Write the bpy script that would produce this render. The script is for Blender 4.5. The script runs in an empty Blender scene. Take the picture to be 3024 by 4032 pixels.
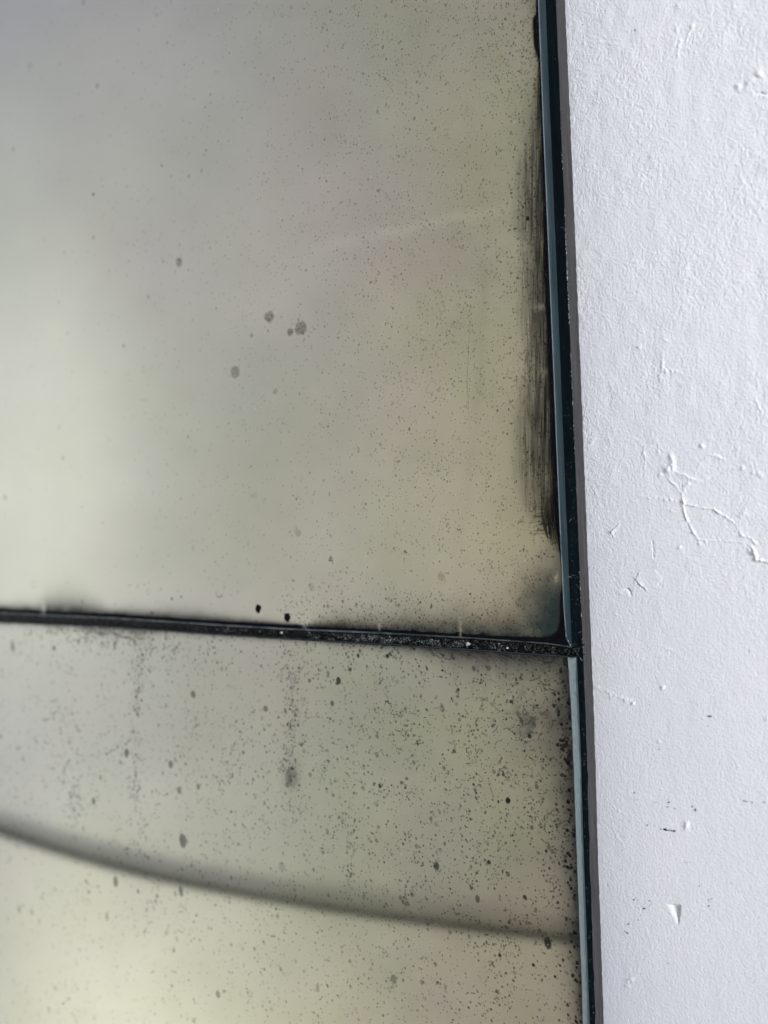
import bpy, math, random
import numpy as np
from mathutils import Vector, Matrix

# ------------------------------------------------------------------ camera, light, exposure
SC = bpy.context.scene
H = 0.16                                   # camera distance from the wall (m)
YAW, ROLL = math.radians(32.0), math.radians(2.15)
FPX = 2912.0                               # focal length in photo pixels
fw = np.array([-math.sin(YAW), math.cos(YAW), 0.0])
r0 = np.array([math.cos(YAW), math.sin(YAW), 0.0]); u0 = np.array([0, 0, 1.0])
up = math.cos(ROLL)*u0 + math.sin(ROLL)*r0
rt = math.cos(ROLL)*r0 - math.sin(ROLL)*u0
CAM = np.array([0.0, -H, 0.0])
cam = bpy.data.cameras.new('camera'); camo = bpy.data.objects.new('camera', cam)
SC.collection.objects.link(camo); SC.camera = camo
camo.matrix_world = Matrix(((rt[0], up[0], -fw[0], CAM[0]), (rt[1], up[1], -fw[1], CAM[1]),
                            (rt[2], up[2], -fw[2], CAM[2]), (0, 0, 0, 1)))
cam.sensor_fit = 'HORIZONTAL'; cam.sensor_width = 27.0; cam.lens = 27.0*FPX/3024
cam.clip_start = 0.005; cam.clip_end = 50
cam.dof.use_dof = True; cam.dof.focus_distance = 0.163; cam.dof.aperture_fstop = 9.5

w = bpy.data.worlds.new('World'); SC.world = w; w.use_nodes = True
w.node_tree.nodes['Background'].inputs[0].default_value = (0.60, 0.66, 1.0, 1)
w.node_tree.nodes['Background'].inputs[1].default_value = 0.66

def area(name, loc, target, size, power, col, shape='SQUARE'):
    l = bpy.data.lights.new(name, 'AREA'); l.shape = shape; l.size = size; l.energy = power; l.color = col
    o = bpy.data.objects.new(name, l); SC.collection.objects.link(o); o.location = loc
    o.rotation_euler = (Vector(target)-Vector(loc)).to_track_quat('-Z', 'Y').to_euler()
    return o
area('window_light', (0.52, -0.18, 0.13), (0.05, 0, -0.01), 0.14, 6.25, (0.985, 0.985, 0.99))
area('far_wall_fill', (-2.0, -0.10, 0.32), (-2.0, -0.95, 0.32), 1.5, 6.0, (1.0, 0.985, 0.86))  # added fill lamp, kept out of view, lights the far wall for the reflection
sp = bpy.data.lights.new('far_wall_fill_spot', 'SPOT'); sp.energy = 9.5; sp.color = (0.88, 0.97, 1.0); sp.shadow_soft_size = .15  # added unseen spot: makes the soft bright patch on the reflected far wall
sp.spot_size = math.radians(88); sp.spot_blend = .9
spo = bpy.data.objects.new('far_wall_fill_spot', sp); SC.collection.objects.link(spo); spo.location = (-1.45, -0.14, 0.12)
spo.rotation_euler = Vector((-.38, -.80, .02)).to_track_quat('-Z', 'Y').to_euler()
area('low_panel_fill', (-1.35, -0.15, -1.35), (-1.5, -0.9, -1.3), 0.62, 6.6, (1.0, 0.985, 0.80))  # added unseen fill, brightens the cream panel reflected in the lower mirror

SC.view_settings.view_transform = 'Standard'; SC.view_settings.look = 'None'
SC.view_settings.exposure = 0; SC.view_settings.gamma = 1
SC.render.engine = 'CYCLES'

# ------------------------------------------------------------------ helpers
def P(px, py, d):
    """world point on the plane d metres in front of the wall, seen at photo pixel px, py"""
    px = np.asarray(px, float); py = np.asarray(py, float)
    u = (px-1512)/FPX; v = (2016-py)/FPX
    dr = fw + u[..., None]*rt + v[..., None]*up
    t = (H-d)/dr[..., 1]
    return CAM + t[..., None]*dr
def proj(p):
    q = p-CAM; z = q@fw
    return 1512+FPX*(q@rt)/z, 2016-FPX*(q@up)/z
def sm(a, b, x):
    t = np.clip((x-a)/(b-a), 0, 1); return t*t*(3-2*t)
def vn(x, y, seed=0):
    """smooth value noise 0..1"""
    x = np.asarray(x, float); y = np.asarray(y, float)
    xi = np.floor(x).astype(np.int64); yi = np.floor(y).astype(np.int64)
    fx = x-xi; fy = y-yi; fx = fx*fx*(3-2*fx); fy = fy*fy*(3-2*fy)
    def h(a, b):
        n = (a*374761393 + b*668265263 + seed*1442695041) & 0xffffffff
        n = ((n ^ (n >> 13))*1274126177) & 0xffffffff
        n = ((n ^ (n >> 16))*2246822519) & 0xffffffff
        return ((n ^ (n >> 15)) & 0xffffff)/float(0xffffff)
    return (h(xi, yi)*(1-fx)+h(xi+1, yi)*fx)*(1-fy) + (h(xi, yi+1)*(1-fx)+h(xi+1, yi+1)*fx)*fy
def fbm(x, y, seed=0, o=4):
    s = 0; a = 1; n = 0
    for i in range(o):
        s = s+a*vn(x*2**i+17.3*i, y*2**i+5.1*i, seed+i); n += a; a *= .5
    return s/n
def mesh(name, V, F, mat, parent=None, smooth=False, attrs=None):
    me = bpy.data.meshes.new(name); V = np.asarray(V, np.float32)
    if isinstance(F, np.ndarray):
        k = F.shape[1]; me.vertices.add(len(V)); me.vertices.foreach_set('co', V.ravel())
        me.loops.add(F.size); me.loops.foreach_set('vertex_index', F.astype(np.int32).ravel())
        me.polygons.add(len(F)); me.polygons.foreach_set('loop_start', (np.arange(len(F))*k).astype(np.int32))
        try: me.polygons.foreach_set('loop_total', np.full(len(F), k, np.int32))
        except Exception: pass
    else:
        me.from_pydata([tuple(map(float, v)) for v in V], [], F)
    me.update(calc_edges=True); me.validate()
    if smooth: me.polygons.foreach_set('use_smooth', np.ones(len(me.polygons), bool))
    for k, a in (attrs or {}).items():
        a = np.asarray(a, np.float32)
        if a.ndim == 1:
            at = me.attributes.new(k, 'FLOAT', 'POINT'); at.data.foreach_set('value', a)
        else:
            at = me.attributes.new(k, 'FLOAT_COLOR', 'POINT')
            at.data.foreach_set('color', np.concatenate([a, np.ones((len(a), 1), np.float32)], 1).ravel())
    me.materials.append(mat)
    o = bpy.data.objects.new(name, me); SC.collection.objects.link(o)
    if parent: o.parent = parent
    return o
def gridF(nu, nv):
    i, j = np.meshgrid(np.arange(nu-1), np.arange(nv-1), indexing='ij')
    a = (i*nv+j).ravel()
    return np.stack([a, a+nv, a+nv+1, a+1], 1)
def tag(o, label=None, cat=None, group=None, kind=None):
    if label: o['label'] = label
    if cat: o['category'] = cat
    if group: o['group'] = group
    if kind: o['kind'] = kind
    return o
def empty(name, loc=(0, 0, 0)):
    o = bpy.data.objects.new(name, None); SC.collection.objects.link(o); o.empty_display_size = .01
    return o
class NT:
    def __init__(s, name):
        s.m = bpy.data.materials.new(name); s.m.use_nodes = True; s.t = s.m.node_tree; s.t.nodes.clear()
        s.out = s.n('ShaderNodeOutputMaterial')
    def n(s, k, **kw):
        x = s.t.nodes.new(k)
        for a, b in kw.items(): setattr(x, a, b)
        return x
    def l(s, a, b): s.t.links.new(a, b)
    def pr(s, col=(.5, .5, .5), rough=.5, metal=0, spec=.5, coat=0):
        p = s.n('ShaderNodeBsdfPrincipled')
        p.inputs['Base Color'].default_value = (*col, 1); p.inputs['Roughness'].default_value = rough
        p.inputs['Metallic'].default_value = metal; p.inputs['Specular IOR Level'].default_value = spec
        p.inputs['Coat Weight'].default_value = coat; p.inputs['Coat Roughness'].default_value = .03
        return p
    def noise(s, scale, detail=3, rough=.55, map_=None):
        tc = s.n('ShaderNodeTexCoord'); mp = s.n('ShaderNodeMapping'); mp.inputs['Scale'].default_value = map_ or (1, 1, 1)
        nz = s.n('ShaderNodeTexNoise'); nz.inputs['Scale'].default_value = scale
        nz.inputs['Detail'].default_value = detail; nz.inputs['Roughness'].default_value = rough
        s.l(tc.outputs['Object'], mp.inputs[0]); s.l(mp.outputs[0], nz.inputs['Vector']); return nz
    def ramp(s, src, stops):
        r = s.n('ShaderNodeValToRGB'); e = r.color_ramp.elements
        while len(e) < len(stops): e.new(.5)
        for i, (p, c) in enumerate(stops): e[i].position = p; e[i].color = (*c, 1)
        s.l(src, r.inputs[0]); return r
    def bump(s, src, strength, dist, p):
        b = s.n('ShaderNodeBump'); b.inputs['Strength'].default_value = strength; b.inputs['Distance'].default_value = dist
        s.l(src, b.inputs['Height']); s.l(b.outputs[0], p.inputs['Normal']); return b

# ------------------------------------------------------------------ materials
def mat_wall():
    s = NT('white_wall_paint'); p = s.pr((.80, .80, .80), .62, spec=.35)
    a = s.n('ShaderNodeAttribute', attribute_name='mark')
    nz = s.noise(45, 3); r = s.ramp(nz.outputs[0], [(.3, (.755, .77, .81)), (.7, (.79, .795, .805))])
    mx = s.n('ShaderNodeMix', data_type='RGBA')
    s.l(a.outputs['Fac'], mx.inputs[0]); s.l(r.outputs[0], mx.inputs[6]); mx.inputs[7].default_value = (.035, .035, .04, 1)
    s.l(mx.outputs[2], p.inputs['Base Color'])
    nb = s.noise(2300, 4, .65, (1, 1, .8)); s.bump(nb.outputs[0], .8, .00012, p)
    s.l(p.outputs[0], s.out.inputs[0]); return s.m
def mat_mirror():
    s = NT('aged_silvering')
    t = s.n('ShaderNodeAttribute', attribute_name='tint'); d = s.n('ShaderNodeAttribute', attribute_name='dark')
    p = s.pr((.7, .7, .6), .035, 1); s.l(t.outputs['Color'], p.inputs['Base Color'])
    # the bare glass where the silver has gone
    q = s.pr((.012, .016, .02), .15, 0, .5); q.inputs['IOR'].default_value = 1.06; c = s.n('ShaderNodeAttribute', attribute_name='darkcol')
    s.l(c.outputs['Color'], q.inputs['Base Color'])
    mx = s.n('ShaderNodeMixShader'); s.l(d.outputs['Fac'], mx.inputs[0])
    s.l(p.outputs[0], mx.inputs[1]); s.l(q.outputs[0], mx.inputs[2])
    # thin grey film of dust on the glass
    df = s.pr((.5, .5, .47), .9, 0, .2); m2 = s.n('ShaderNodeMixShader')
    nz = s.noise(900, 3, .7); mr = s.n('ShaderNodeMapRange'); mr.inputs[1].default_value = .45; mr.inputs[2].default_value = .8
    mr.inputs[3].default_value = .002; mr.inputs[4].default_value = .008
    s.l(nz.outputs[0], mr.inputs[0]); s.l(mr.outputs[0], m2.inputs[0])
    s.l(mx.outputs[0], m2.inputs[1]); s.l(df.outputs[0], m2.inputs[2]); s.l(m2.outputs[0], s.out.inputs[0]); return s.m
def mat_tarnish():
    s = NT('tarnish_spots')
    a = s.n('ShaderNodeAttribute', attribute_name='alpha'); c = s.n('ShaderNodeAttribute', attribute_name='col')
    p = s.pr((.02, .02, .02), .4, 0, .5); p.inputs['IOR'].default_value = 1.08; s.l(c.outputs['Color'], p.inputs['Base Color'])
    tr = s.n('ShaderNodeBsdfTransparent'); mx = s.n('ShaderNodeMixShader')
    s.l(a.outputs['Fac'], mx.inputs[0]); s.l(tr.outputs[0], mx.inputs[1]); s.l(p.outputs[0], mx.inputs[2])
    s.l(mx.outputs[0], s.out.inputs[0]); return s.m
def mat_simple(name, c0, c1, scale, rough, map_=None, bump=0, bd=.0001, spec=.5, detail=4, lo=.35, hi=.65, coat=0):
    s = NT(name); p = s.pr(c0, rough, 0, spec, coat); nz = s.noise(scale, detail, .6, map_)
    r = s.ramp(nz.outputs[0], [(lo, c0), (hi, c1)]); s.l(r.outputs[0], p.inputs['Base Color'])
    if bump: s.bump(nz.outputs[0], bump, bd, p)
    s.l(p.outputs[0], s.out.inputs[0]); return s.m
M_wall = mat_wall(); M_mir = mat_mirror(); M_tar = mat_tarnish()
M_edge1 = mat_simple('polished_glass_edge', (.013, .023, .029), (.026, .040, .045), 300, .28, (1, 1, .25), .1, .00005, .5)
M_edge2 = mat_simple('ground_glass_edge', (.06, .085, .085), (.11, .14, .135), 1500, .5, (1, 1, .5), .5, .0001)
M_arris = mat_simple('glass_arris', (.08, .12, .125), (.13, .19, .19), 700, .25, (.3, 1, .3), .2, .00005)
M_navy = mat_simple('black_painted_board', (.0012, .0040, .006), (.0025, .008, .012), 900, .5, (1, 1, .06), .5, .0001, .12)
M_grey = mat_simple('grey_weathered_wood', (.014, .0145, .0155), (.038, .037, .037), 1300, .75, (1, 1, .05), .8, .00018, .2, 5)
M_seal = mat_simple('old_black_adhesive', (.002, .003, .003), (.022, .026, .026), 2600, .3, None, .7, .0002, .3, 3, .5, .8)
M_crumb = mat_simple('pale_plaster_crumb', (.22, .22, .21), (.55, .55, .52), 4000, .8, None, .3)
M_room = mat_simple('pale_room_paint', (.69, .675, .59), (.74, .725, .65), 1.6, .9)
M_cream = mat_simple('cream_panel_paint', (.74, .72, .60), (.80, .77, .66), 2.5, .8)
M_trim = mat_simple('dark_edge_trim', (.09, .09, .075), (.11, .11, .09), 10, .6)
M_chip = mat_simple('chipped_paint', (.25, .32, .30), (.45, .5, .47), 2500, .5)

# ------------------------------------------------------------------ edges measured on the photo
def ext(a, b): return lambda v: np.interp(v, *zip(*[(-4000, b[0]+(b[1]-b[0])/(a[1]-a[0])*(-4000-a[0]))] + list(zip(a, b)) + [(9000, b[-1]+(b[-1]-b[-2])/(a[-1]-a[-2])*(9000-a[-1]))]))
yW = [0, 500, 1000, 1500, 2000, 2500, 2800, 3000, 3300, 3600, 3850, 4032]
X_wall = ext(yW, [2225, 2247, 2268, 2288, 2307, 2326, 2338, 2344, 2352, 2363, 2371, 2377])
X_grey = ext(yW, [2189, 2209, 2231, 2252, 2272, 2293, 2305, 2313, 2320, 2328, 2337, 2344])
X_t1 = ext([0, 500, 1000, 1500, 2000, 2400, 2550, 2600], [2148, 2168, 2189, 2209, 2229, 2246, 2252, 2254])
X_m1 = ext([0, 500, 1000, 1500, 2000, 2400, 2510, 2548, 2600], [2119, 2139, 2160, 2181, 2201, 2220, 2229, 2248, 2252])
X_m2 = ext([2500, 2590, 2800, 3000, 3300, 3600, 3850, 4032], [2231, 2236, 2250, 2258, 2269, 2280, 2290, 2295])
X_p2 = ext([2500, 2590, 2800, 3000, 3300, 3600, 3850, 4032], [2262, 2266, 2273, 2283, 2290, 2300, 2309, 2314])
X_t2 = ext([2500, 2590, 2800, 3000, 3300, 3600, 3850, 4032], [2267, 2271, 2280, 2288, 2296, 2307, 2316, 2322])
Y_u = ext([0, 450, 850, 1100, 1500, 1850, 2150, 2250], [2410, 2431, 2457, 2472, 2489, 2509, 2531, 2545])
Y_l = ext([0, 450, 850, 1100, 1500, 1850, 2100, 2235], [2447, 2466, 2496, 2512, 2537, 2559, 2577, 2587])
DB, DG = 0.0064, 0.0114                    # board face, glass face: metres off the wall

# ------------------------------------------------------------------ wall
def build_wall():
    a = P(2150, 4100, 0)[0]-.004; xs = np.arange(min(P(2150, -60, 0)[0], P(2150, 4100, 0)[0]), P(3080, 2016, 0)[0]+.004, .00012)
    zt = P(3080, -80, 0)[2]; zb = P(2150, 4110, 0)[2]; zt = max(zt, P(2150, -80, 0)[2]); zb = min(zb, P(3080, 4110, 0)[2])
    zs = np.arange(zb, zt, .00012)
    xs = np.concatenate([[-1.6, -.8, -.3, xs[0]-.02], xs, [xs[-1]+.02, .3, .8, 1.6]])
    zs = np.concatenate([[-1.6, -.8, -.3], zs, [.3, .8, 1.6]])
    X, Z = np.meshgrid(xs, zs, indexing='ij'); V = np.stack([X, 0*X, Z], -1).reshape(-1, 3)
    px, py = proj(V); mm = 1000
    x = V[:, 0]*mm; z = V[:, 2]*mm
    rng = np.random.default_rng(5)
    # dabs left by the roller: ridged and smooth noise at several sizes (mm)
    top = sm(3200, 600, py)
    wx = x+.8*vn(x*.9, z*.9, 3); wz = z+.8*vn(x*.9, z*.9, 4)
    h = .022*(vn(wx*3.0, wz*2.0, 11)-.5)+.020*(vn(wx*1.7+wz*.5, wz*1.2-wx*.2, 12)-.5)+.024*(vn(wx*4.9+wz, wz*3.7, 13)-.5)
    h += .020*(vn(x*7.7, z*6.1, 18)-.5)
    rd = 1-np.abs(2*vn(wx*2.2, wz*1.3, 14)-1); h += .012*rd**2
    h *= (.70+.65*top)*(.65+.7*vn(x*.12, z*.12, 15))
    h += .06*(vn(x*.45, z*.3, 16)-.5)*(.4+top) + .12*(vn(x*.05, z*.04, 17)-.5)
    def seg(pts, wd, amp, prof='ridge', wob=3.0):
        nonlocal h
        pts = np.array(pts, float)
        for (ax, ay), (bx, by) in zip(pts[:-1], pts[1:]):
            m = (px > min(ax, bx)-wd*5) & (px < max(ax, bx)+wd*5) & (py > min(ay, by)-wd*5) & (py < max(ay, by)+wd*5)
            qx = px[m]+wob*(vn(py[m]/9, px[m]/9, 31)-.5)*2; qy = py[m]+wob*(vn(px[m]/9, py[m]/9, 32)-.5)*2
            dx, dy = bx-ax, by-ay; L2 = dx*dx+dy*dy
            t = np.clip(((qx-ax)*dx+(qy-ay)*dy)/L2, 0, 1)
            d = np.hypot(qx-ax-t*dx, qy-ay-t*dy); s = (dx*(qy-ay)-dy*(qx-ax))/math.sqrt(L2)
            wd_ = wd*.8 if prof == 'ridge' else wd; e = np.exp(-(d/wd_)**2)*(.55+.9*vn(px[m]/14, py[m]/14, 33))
            if prof == 'ridge': h[m] += amp*.42*e*(.45+1.1*vn(px[m]/25, py[m]/25, 34))
            elif prof == 'add': h[m] += .6*amp*e
            elif prof == 'step': h[m] += .6*amp*np.exp(-(d/(wd*3))**2)*(.5+.5*np.tanh(s/(wd*.5)))
    def bump(cx, cy, rx, ry, amp, p=2, lump=.5):
        nonlocal h
        amp = amp*.55
        m = (np.abs(px-cx) < rx*3) & (np.abs(py-cy) < ry*3)
        d = np.hypot((px[m]-cx)/rx, (py[m]-cy)/ry)+lump*(vn(px[m]/8, py[m]/8, 41)-.5)
        h[m] += amp*np.exp(-np.abs(d)**p)
    Z3 = lambda L: [(2250+a/2.143, 1700+b/2.143) for a, b in L]
    Z4 = lambda L: [(2250+a/2.143, 2500+b/2.143) for a, b in L]
    Z5 = lambda L: [(2300+a/2.291, 3200+b/2.291) for a, b in L]
    Z1 = lambda L: [(2200+a/2.013, b/2.013) for a, b in L]
    Z2 = lambda L: [(2200+a/2.013, 1000+b/2.013) for a, b in L]
    seg(Z3([(820, 400), (870, 450), (930, 520), (945, 600)]), 4.5, .22)
    seg(Z3([(945, 610), (1040, 630), (1120, 645), (1200, 655), (1300, 720), (1390, 780)]), 4.5, .24)
    seg(Z3([(1400, 800), (1440, 880), (1500, 890), (1550, 940)]), 5, .26)
    seg(Z3([(1515, 965), (1540, 1010), (1560, 1075), (1600, 1085), (1680, 1105)]), 7, .34)
    seg(Z3([(935, 620), (970, 740), (1030, 850), (1070, 910)]), 4.2, .22)
    seg(Z3([(1070, 910), (1250, 920), (1480, 940)]), 3.5, .12)
    seg(Z3([(820, 400), (750, 460), (760, 520)]), 3, .06)
    seg(Z3([(1130, 212), (1190, 190), (1240, 198), (1285, 222)]), 4, .13, 'step')
    seg(Z3([(915, 345), (960, 362), (1010, 388), (1080, 410)]), 4, .12, 'step')
    seg(Z3([(1165, 375), (1240, 345), (1320, 330)]), 4, -.14, 'step')
    seg(Z3([(1400, 140), (1480, 118)]), 4, .10, 'step'); seg(Z3([(1450, 240), (1580, 205)]), 4, .08, 'step')
    seg(Z3([(1040, 350), (1070, 300), (1100, 240)]), 4, .12); seg(Z3([(620, 120), (600, 180), (640, 230)]), 6, .12)
    seg(Z3([(700, 60), (740, 130), (760, 150)]), 5, .08); seg(Z3([(150, 150), (190, 60)]), 6, .10)
    seg(Z3([(685, 930), (690, 1000), (692, 1060)]), 3, -.10, 'add'); seg(Z3([(712, 920), (715, 1050)]), 4, .07)
    seg(Z3([(610, 160), (625, 230), (620, 300), (615, 390)]), 4, .06)
    bump(*Z3([(835, 215)])[0], 7, 14, .22); bump(*Z3([(852, 265)])[0], 10, 22, .36); bump(*Z3([(812, 322)])[0], 15, 16, .46)
    bump(*Z3([(750, 360)])[0], 7, 9, .18); bump(*Z3([(862, 310)])[0], 7, 14, .2); bump(*Z3([(945, 585)])[0], 12, 11, .25)
    for q, r, a in [((1098, 120), 7, .2), ((842, 668), 5, .18), ((912, 978), 6.5, .24), ((202, 522), 5, .16), ((1442, 308), 9, .26),
                    ((960, 455), 8, .2), ((985, 440), 7, .2), ((950, 490), 6, .16), ((1500, 1000), 7, .25), ((1080, 945), 6, .14),
                    ((1130, 930), 5, .12), ((1455, 690), 13, .22), ((1425, 715), 9, .16), ((1580, 350), 7, .18), ((1600, 370), 8, .2),
                    ((1530, 345), 6, .16), ((945, 745), 4, .1), ((1160, 910), 4, .1)]:
        bump(*Z3([q])[0], r, r, a)
    for i in range(15): bump(*Z3([(572+i*23+6*math.sin(i*3), 548+i*2.3+7*math.sin(i*5))])[0], 5.5, 5, .10+.05*math.sin(i*2.2))
    seg(Z3([(617, 1335), (575, 1295), (537, 1248), (560, 1200)]), 3.6, .17, 'step', 1)
    seg(Z3([(342, 878), (322, 850), (340, 825), (378, 800)]), 3.2, .17, 'step', 1)
    seg(Z3([(560, 1200), (537, 1248), (575, 1295), (617, 1335)]), 1.9, -.24, 'add', 1); seg(Z3([(376, 802), (340, 825), (322, 850), (342, 878)]), 1.9, -.24, 'add', 1); seg(Z3([(455, 1325), (485, 1328), (503, 1362)]), 1.8, -.26, 'add', 1)
    seg(Z3([(455, 1325), (485, 1328), (503, 1362)]), 3.2, -.14, 'step', 1); seg(Z3([(395, 1340), (420, 1375), (450, 1380)]), 4, .10)
    m = (np.abs(px-2557) < 62) & (np.abs(py-2282) < 50)      # raised six-sided patch of old paint
    d = np.abs(px[m]-2560)/48+np.abs(py[m]-2280)/62; d = np.maximum(d, np.abs(py[m]-2280)/34)
    h[m] += .05*sm(1.10, .90, d+.12*(vn(px[m]/9, py[m]/9, 44)-.5))
    for q, r, a in [((1580, 580), 12, .3), ((1600, 600), 9, .2), ((1420, 685), 12, .26), ((1500, 660), 10, .2), ((945, 50), 14, .18), ((1640, 760), 9, .2), ((1540, 640), 10, .2)]:
        bump(*Z1([q])[0], r, r, a)
    seg(Z1([(1560, 742), (1610, 740), (1680, 760)]), 4, -.18, 'add'); seg(Z1([(930, 210), (960, 320), (940, 450)]), 7, .12)
    seg(Z1([(985, 230), (1060, 200), (1010, 330)]), 7, .10); seg(Z1([(80, 470), (110, 350), (330, 330), (480, 360)]), 8, .07)
    for q, r, a in [((850, 930), 9, .2), ((895, 925), 7, .18), ((930, 935), 6, .15), ((640, 740), 8, .16), ((1133, 1525), 8, .2), ((850, 690), 8, .16), ((400, 1470), 6, .14)]:
        bump(*Z2([q])[0], r, r, a)
    seg(Z2([(800, 1000), (822, 900), (820, 780)]), 7, .12); seg(Z2([(830, 560), (820, 620), (840, 680)]), 5, .08)
    seg(Z2([(1560, 1150), (1590, 1220), (1610, 1260)]), 5, .14); seg(Z2([(230, 1530), (280, 1450)]), 6, .12)
    seg(Z2([(690, 1560), (780, 1480), (790, 1590)]), 6, .1)
    for q, r, a in [((770, 445), 8, .3), ((455, 555), 9, .2), ((515, 580), 6, .14), ((735, 900), 6, .16), ((395, 1485), 6, .12), ((400, 640), 6, .1),
                    ((1650, 710), 9, .2), ((330, 530), 7, .12), ((360, 520), 6, .12)]:
        bump(*Z4([q])[0], r, r, a)
    for i in range(14): bump(*Z4([(205+i*24, 440+i*10+9*math.sin(i*4))])[0], 6, 6, .10+.05*math.sin(i*1.7))
    seg(Z4([(700, 80), (840, 130), (960, 215)]), 4, .06); seg(Z4([(790, 500), (900, 600)]), 4, .05); seg(Z4([(700, 330), (770, 400)]), 4, .05)
    bump(*Z4([(968, 1605)])[0], 9, 17, .32); bump(*Z5([(415, 1500)])[0], 14, 10, .2, lump=1.2); bump(*Z5([(395, 1560)])[0], 10, 6, .14, lump=1.2)
    seg(Z5([(245, 90), (290, 210), (350, 290)]), 6, .07)
    # the chip: sharp on its right and upper side, running out to nothing at its left
    (ax, ay), (bx, by), (cx, cy) = Z5([(738, 822), (872, 836), (858, 968)])
    m = (px > ax-20) & (px < bx+25) & (py > ay-20) & (py < cy+60)
    qx, qy = px[m], py[m]; dr_ = (bx-3*(qy-by)/(cy-by)*2)-qx; dt = qy-(ay+(by-ay)*(qx-ax)/(bx-ax))
    dh = ((qx-ax)*(cy+18-ay)-(qy-ay)*(cx-10-ax))/math.hypot(cy+18-ay, cx-10-ax)
    ins = sm(-2, 2.5, dr_)*sm(-2, 2.5, dt)*sm(0, 26, dh)
    h[m] = h[m]*(1-.8*ins) - .34*ins
    mark = np.zeros(len(V))
    def dot(cx, cy, rx, ry, a=1., rag=.9):
        m = (np.abs(px-cx) < rx*2.5+5) & (np.abs(py-cy) < ry*2.5+5)
        d = np.hypot((px[m]-cx)/rx, (py[m]-cy)/ry)+rag*(vn(px[m]/3.2, py[m]/3.2, 55)-.5)
        mark[m] = np.maximum(mark[m], a*sm(1.15, .75, d))
    for q, rx, ry, a in [((1163, 685), 9, 2.6, 1), ((1177, 689), 4, 3.5, .9), ((1500, 138), 2.5, 8, .7), ((530, 1330), 4, 4, .7), ((540, 1393), 9, 2, .5), ((580, 1432), 2, 4, .4),
                         ((822, 1412), 5, 4.5, .8), ((812, 1450), 4, 4, .5), ((870, 1465), 6, 3, .5), ((710, 1412), 8, 2, .3), ((1018, 1450), 4, 6, .6), ((1045, 1476), 4, 7, .8),
                         ((1455, 1402), 5, 3, .8), ((1478, 1408), 7, 2, .7), ((1528, 1410), 4, 3, .8), ((1625, 1412), 8, 2.5, .6), ((641, 1605), 3.6, 3.2, 1), ((697, 1609), 2.6, 2.6, .8),
                         ((752, 1641), 3, 2, .8), ((785, 1640), 8, 4.5, 1), ((812, 1648), 9, 3, 1), ((840, 1652), 6, 2.6, 1), ((866, 1655), 6, 4, 1), ((735, 965), 9, 5, .25), ((1155, 768), 6, 2, .5), ((655, 590), 3, 3, .5)]:
        dot(*Z4([q])[0], rx, ry, a)
    for q, r, a in [((450, 785), 4, 1), ((462, 770), 2.5, .8), ((487, 792), 2, .8), ((587, 795), 3, .8), ((590, 833), 2.5, .7), ((543, 862), 5, 1), ((488, 857), 2, .7), ((513, 920), 2.5, .8),
                    ((492, 965), 3, .9), ((450, 975), 2, .7), ((400, 1005), 4, 1), ((383, 1012), 2.5, .8), ((365, 1070), 3, .7), ((378, 1078), 5, .6), ((392, 1088), 4, .7), ((1040, 660), 3.2, .8),
                    ((1082, 717), 2, .7), ((1113, 716), 2, .7), ((1147, 777), 2.5, .7), ((1120, 788), 3.2, 1), ((1135, 805), 2, .9), ((1125, 842), 4, 1), ((330, 515), 2.5, .7),
                    ((900, 447), 3, .35), ((925, 450), 4, .3), ((950, 447), 3, .35), ((1328, 638), 3, .6), ((1620, 210), 2, .7), ((215, 650), 4, .3), ((760, 1360), 4, .3)]:
        dot(*Z5([q])[0], r, r*.85, a)
    for q, r, a in [((190, 197), 2.6, .9), ((590, 140), 3, .7), ((605, 240), 4.5, .6), ((870, 1480), 3, .4), ((195, 1690), 2, .6)]: dot(*Z1([q])[0], r, r, a)
    for q, r, a in [((785, 967), 2.2, .9), ((1022, 838), 2.5, .6), ((640, 300), 2, .6), ((620, 740), 5, .3)]: dot(*Z2([q])[0], r, r, a)
    far = (px < 2120) | (px > 3110) | (py < -120) | (py > 4150)
    h[far] = 0; mark[far] = 0
    V[:, 1] = -h*.001
    o = mesh('wall', V, gridF(len(xs), len(zs))[:, ::-1].copy()[:, ::-1], M_wall, smooth=True, attrs={'mark': mark})
    tag(o, kind='structure'); return o
build_wall()

# ------------------------------------------------------------------ backing board: a painted face and the weathered sawn edge
def strip(name, A, B, mat, parent, nb=5, rough=0, seed=0, smooth=True, attrs=None):
    """sheet between two world polylines, optionally roughened (metres)"""
    t = np.linspace(0, 1, nb)[None, :, None]
    V = A[:, None, :]*(1-t)+B[:, None, :]*t
    if rough:
        z = V[..., 2]*1000; k = np.arange(nb)[None, :]*.7
        n = (vn(z*1.1+V[..., 0]*900, k+0*z, seed)-.5)+.6*(vn(z*4, k*2+0*z, seed+1)-.5)
        V[..., 1] += n*rough; V[..., 0] += (vn(z*.9, k+0*z, seed+3)-.5)*rough
    return mesh(name, V.reshape(-1, 3), gridF(len(A), nb), mat, parent, smooth)
board = tag(empty('backing_board'), 'black painted wooden backing board with grey sawn edge, between the mirrors and the white wall', 'backing board')
ys = np.concatenate([[-2500], np.arange(-150, 4200, 6.0), [6500]])
n1 = 5.0*(vn(ys/70, ys*0, 61)-.5)*sm(2500, 3400, ys)+1.2*(vn(ys/22, ys*0, 62)-.5)*sm(300, 2600, ys)
A = P(X_grey(ys)+n1, ys, DB); B = P(X_wall(ys), ys, 0.0); B[:, 1] += .001
strip('sawn_edge', A, B, M_grey, board, 14, .00014, 3)
C_ = A.copy(); C_[:, 0] = -.6; C_[:, 1] = -DB+.00002*0
K = P(X_t2(np.minimum(ys, 9000))-14, ys, DB)
nm = strip('painted_face', C_, A, M_navy, board, 2)
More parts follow.
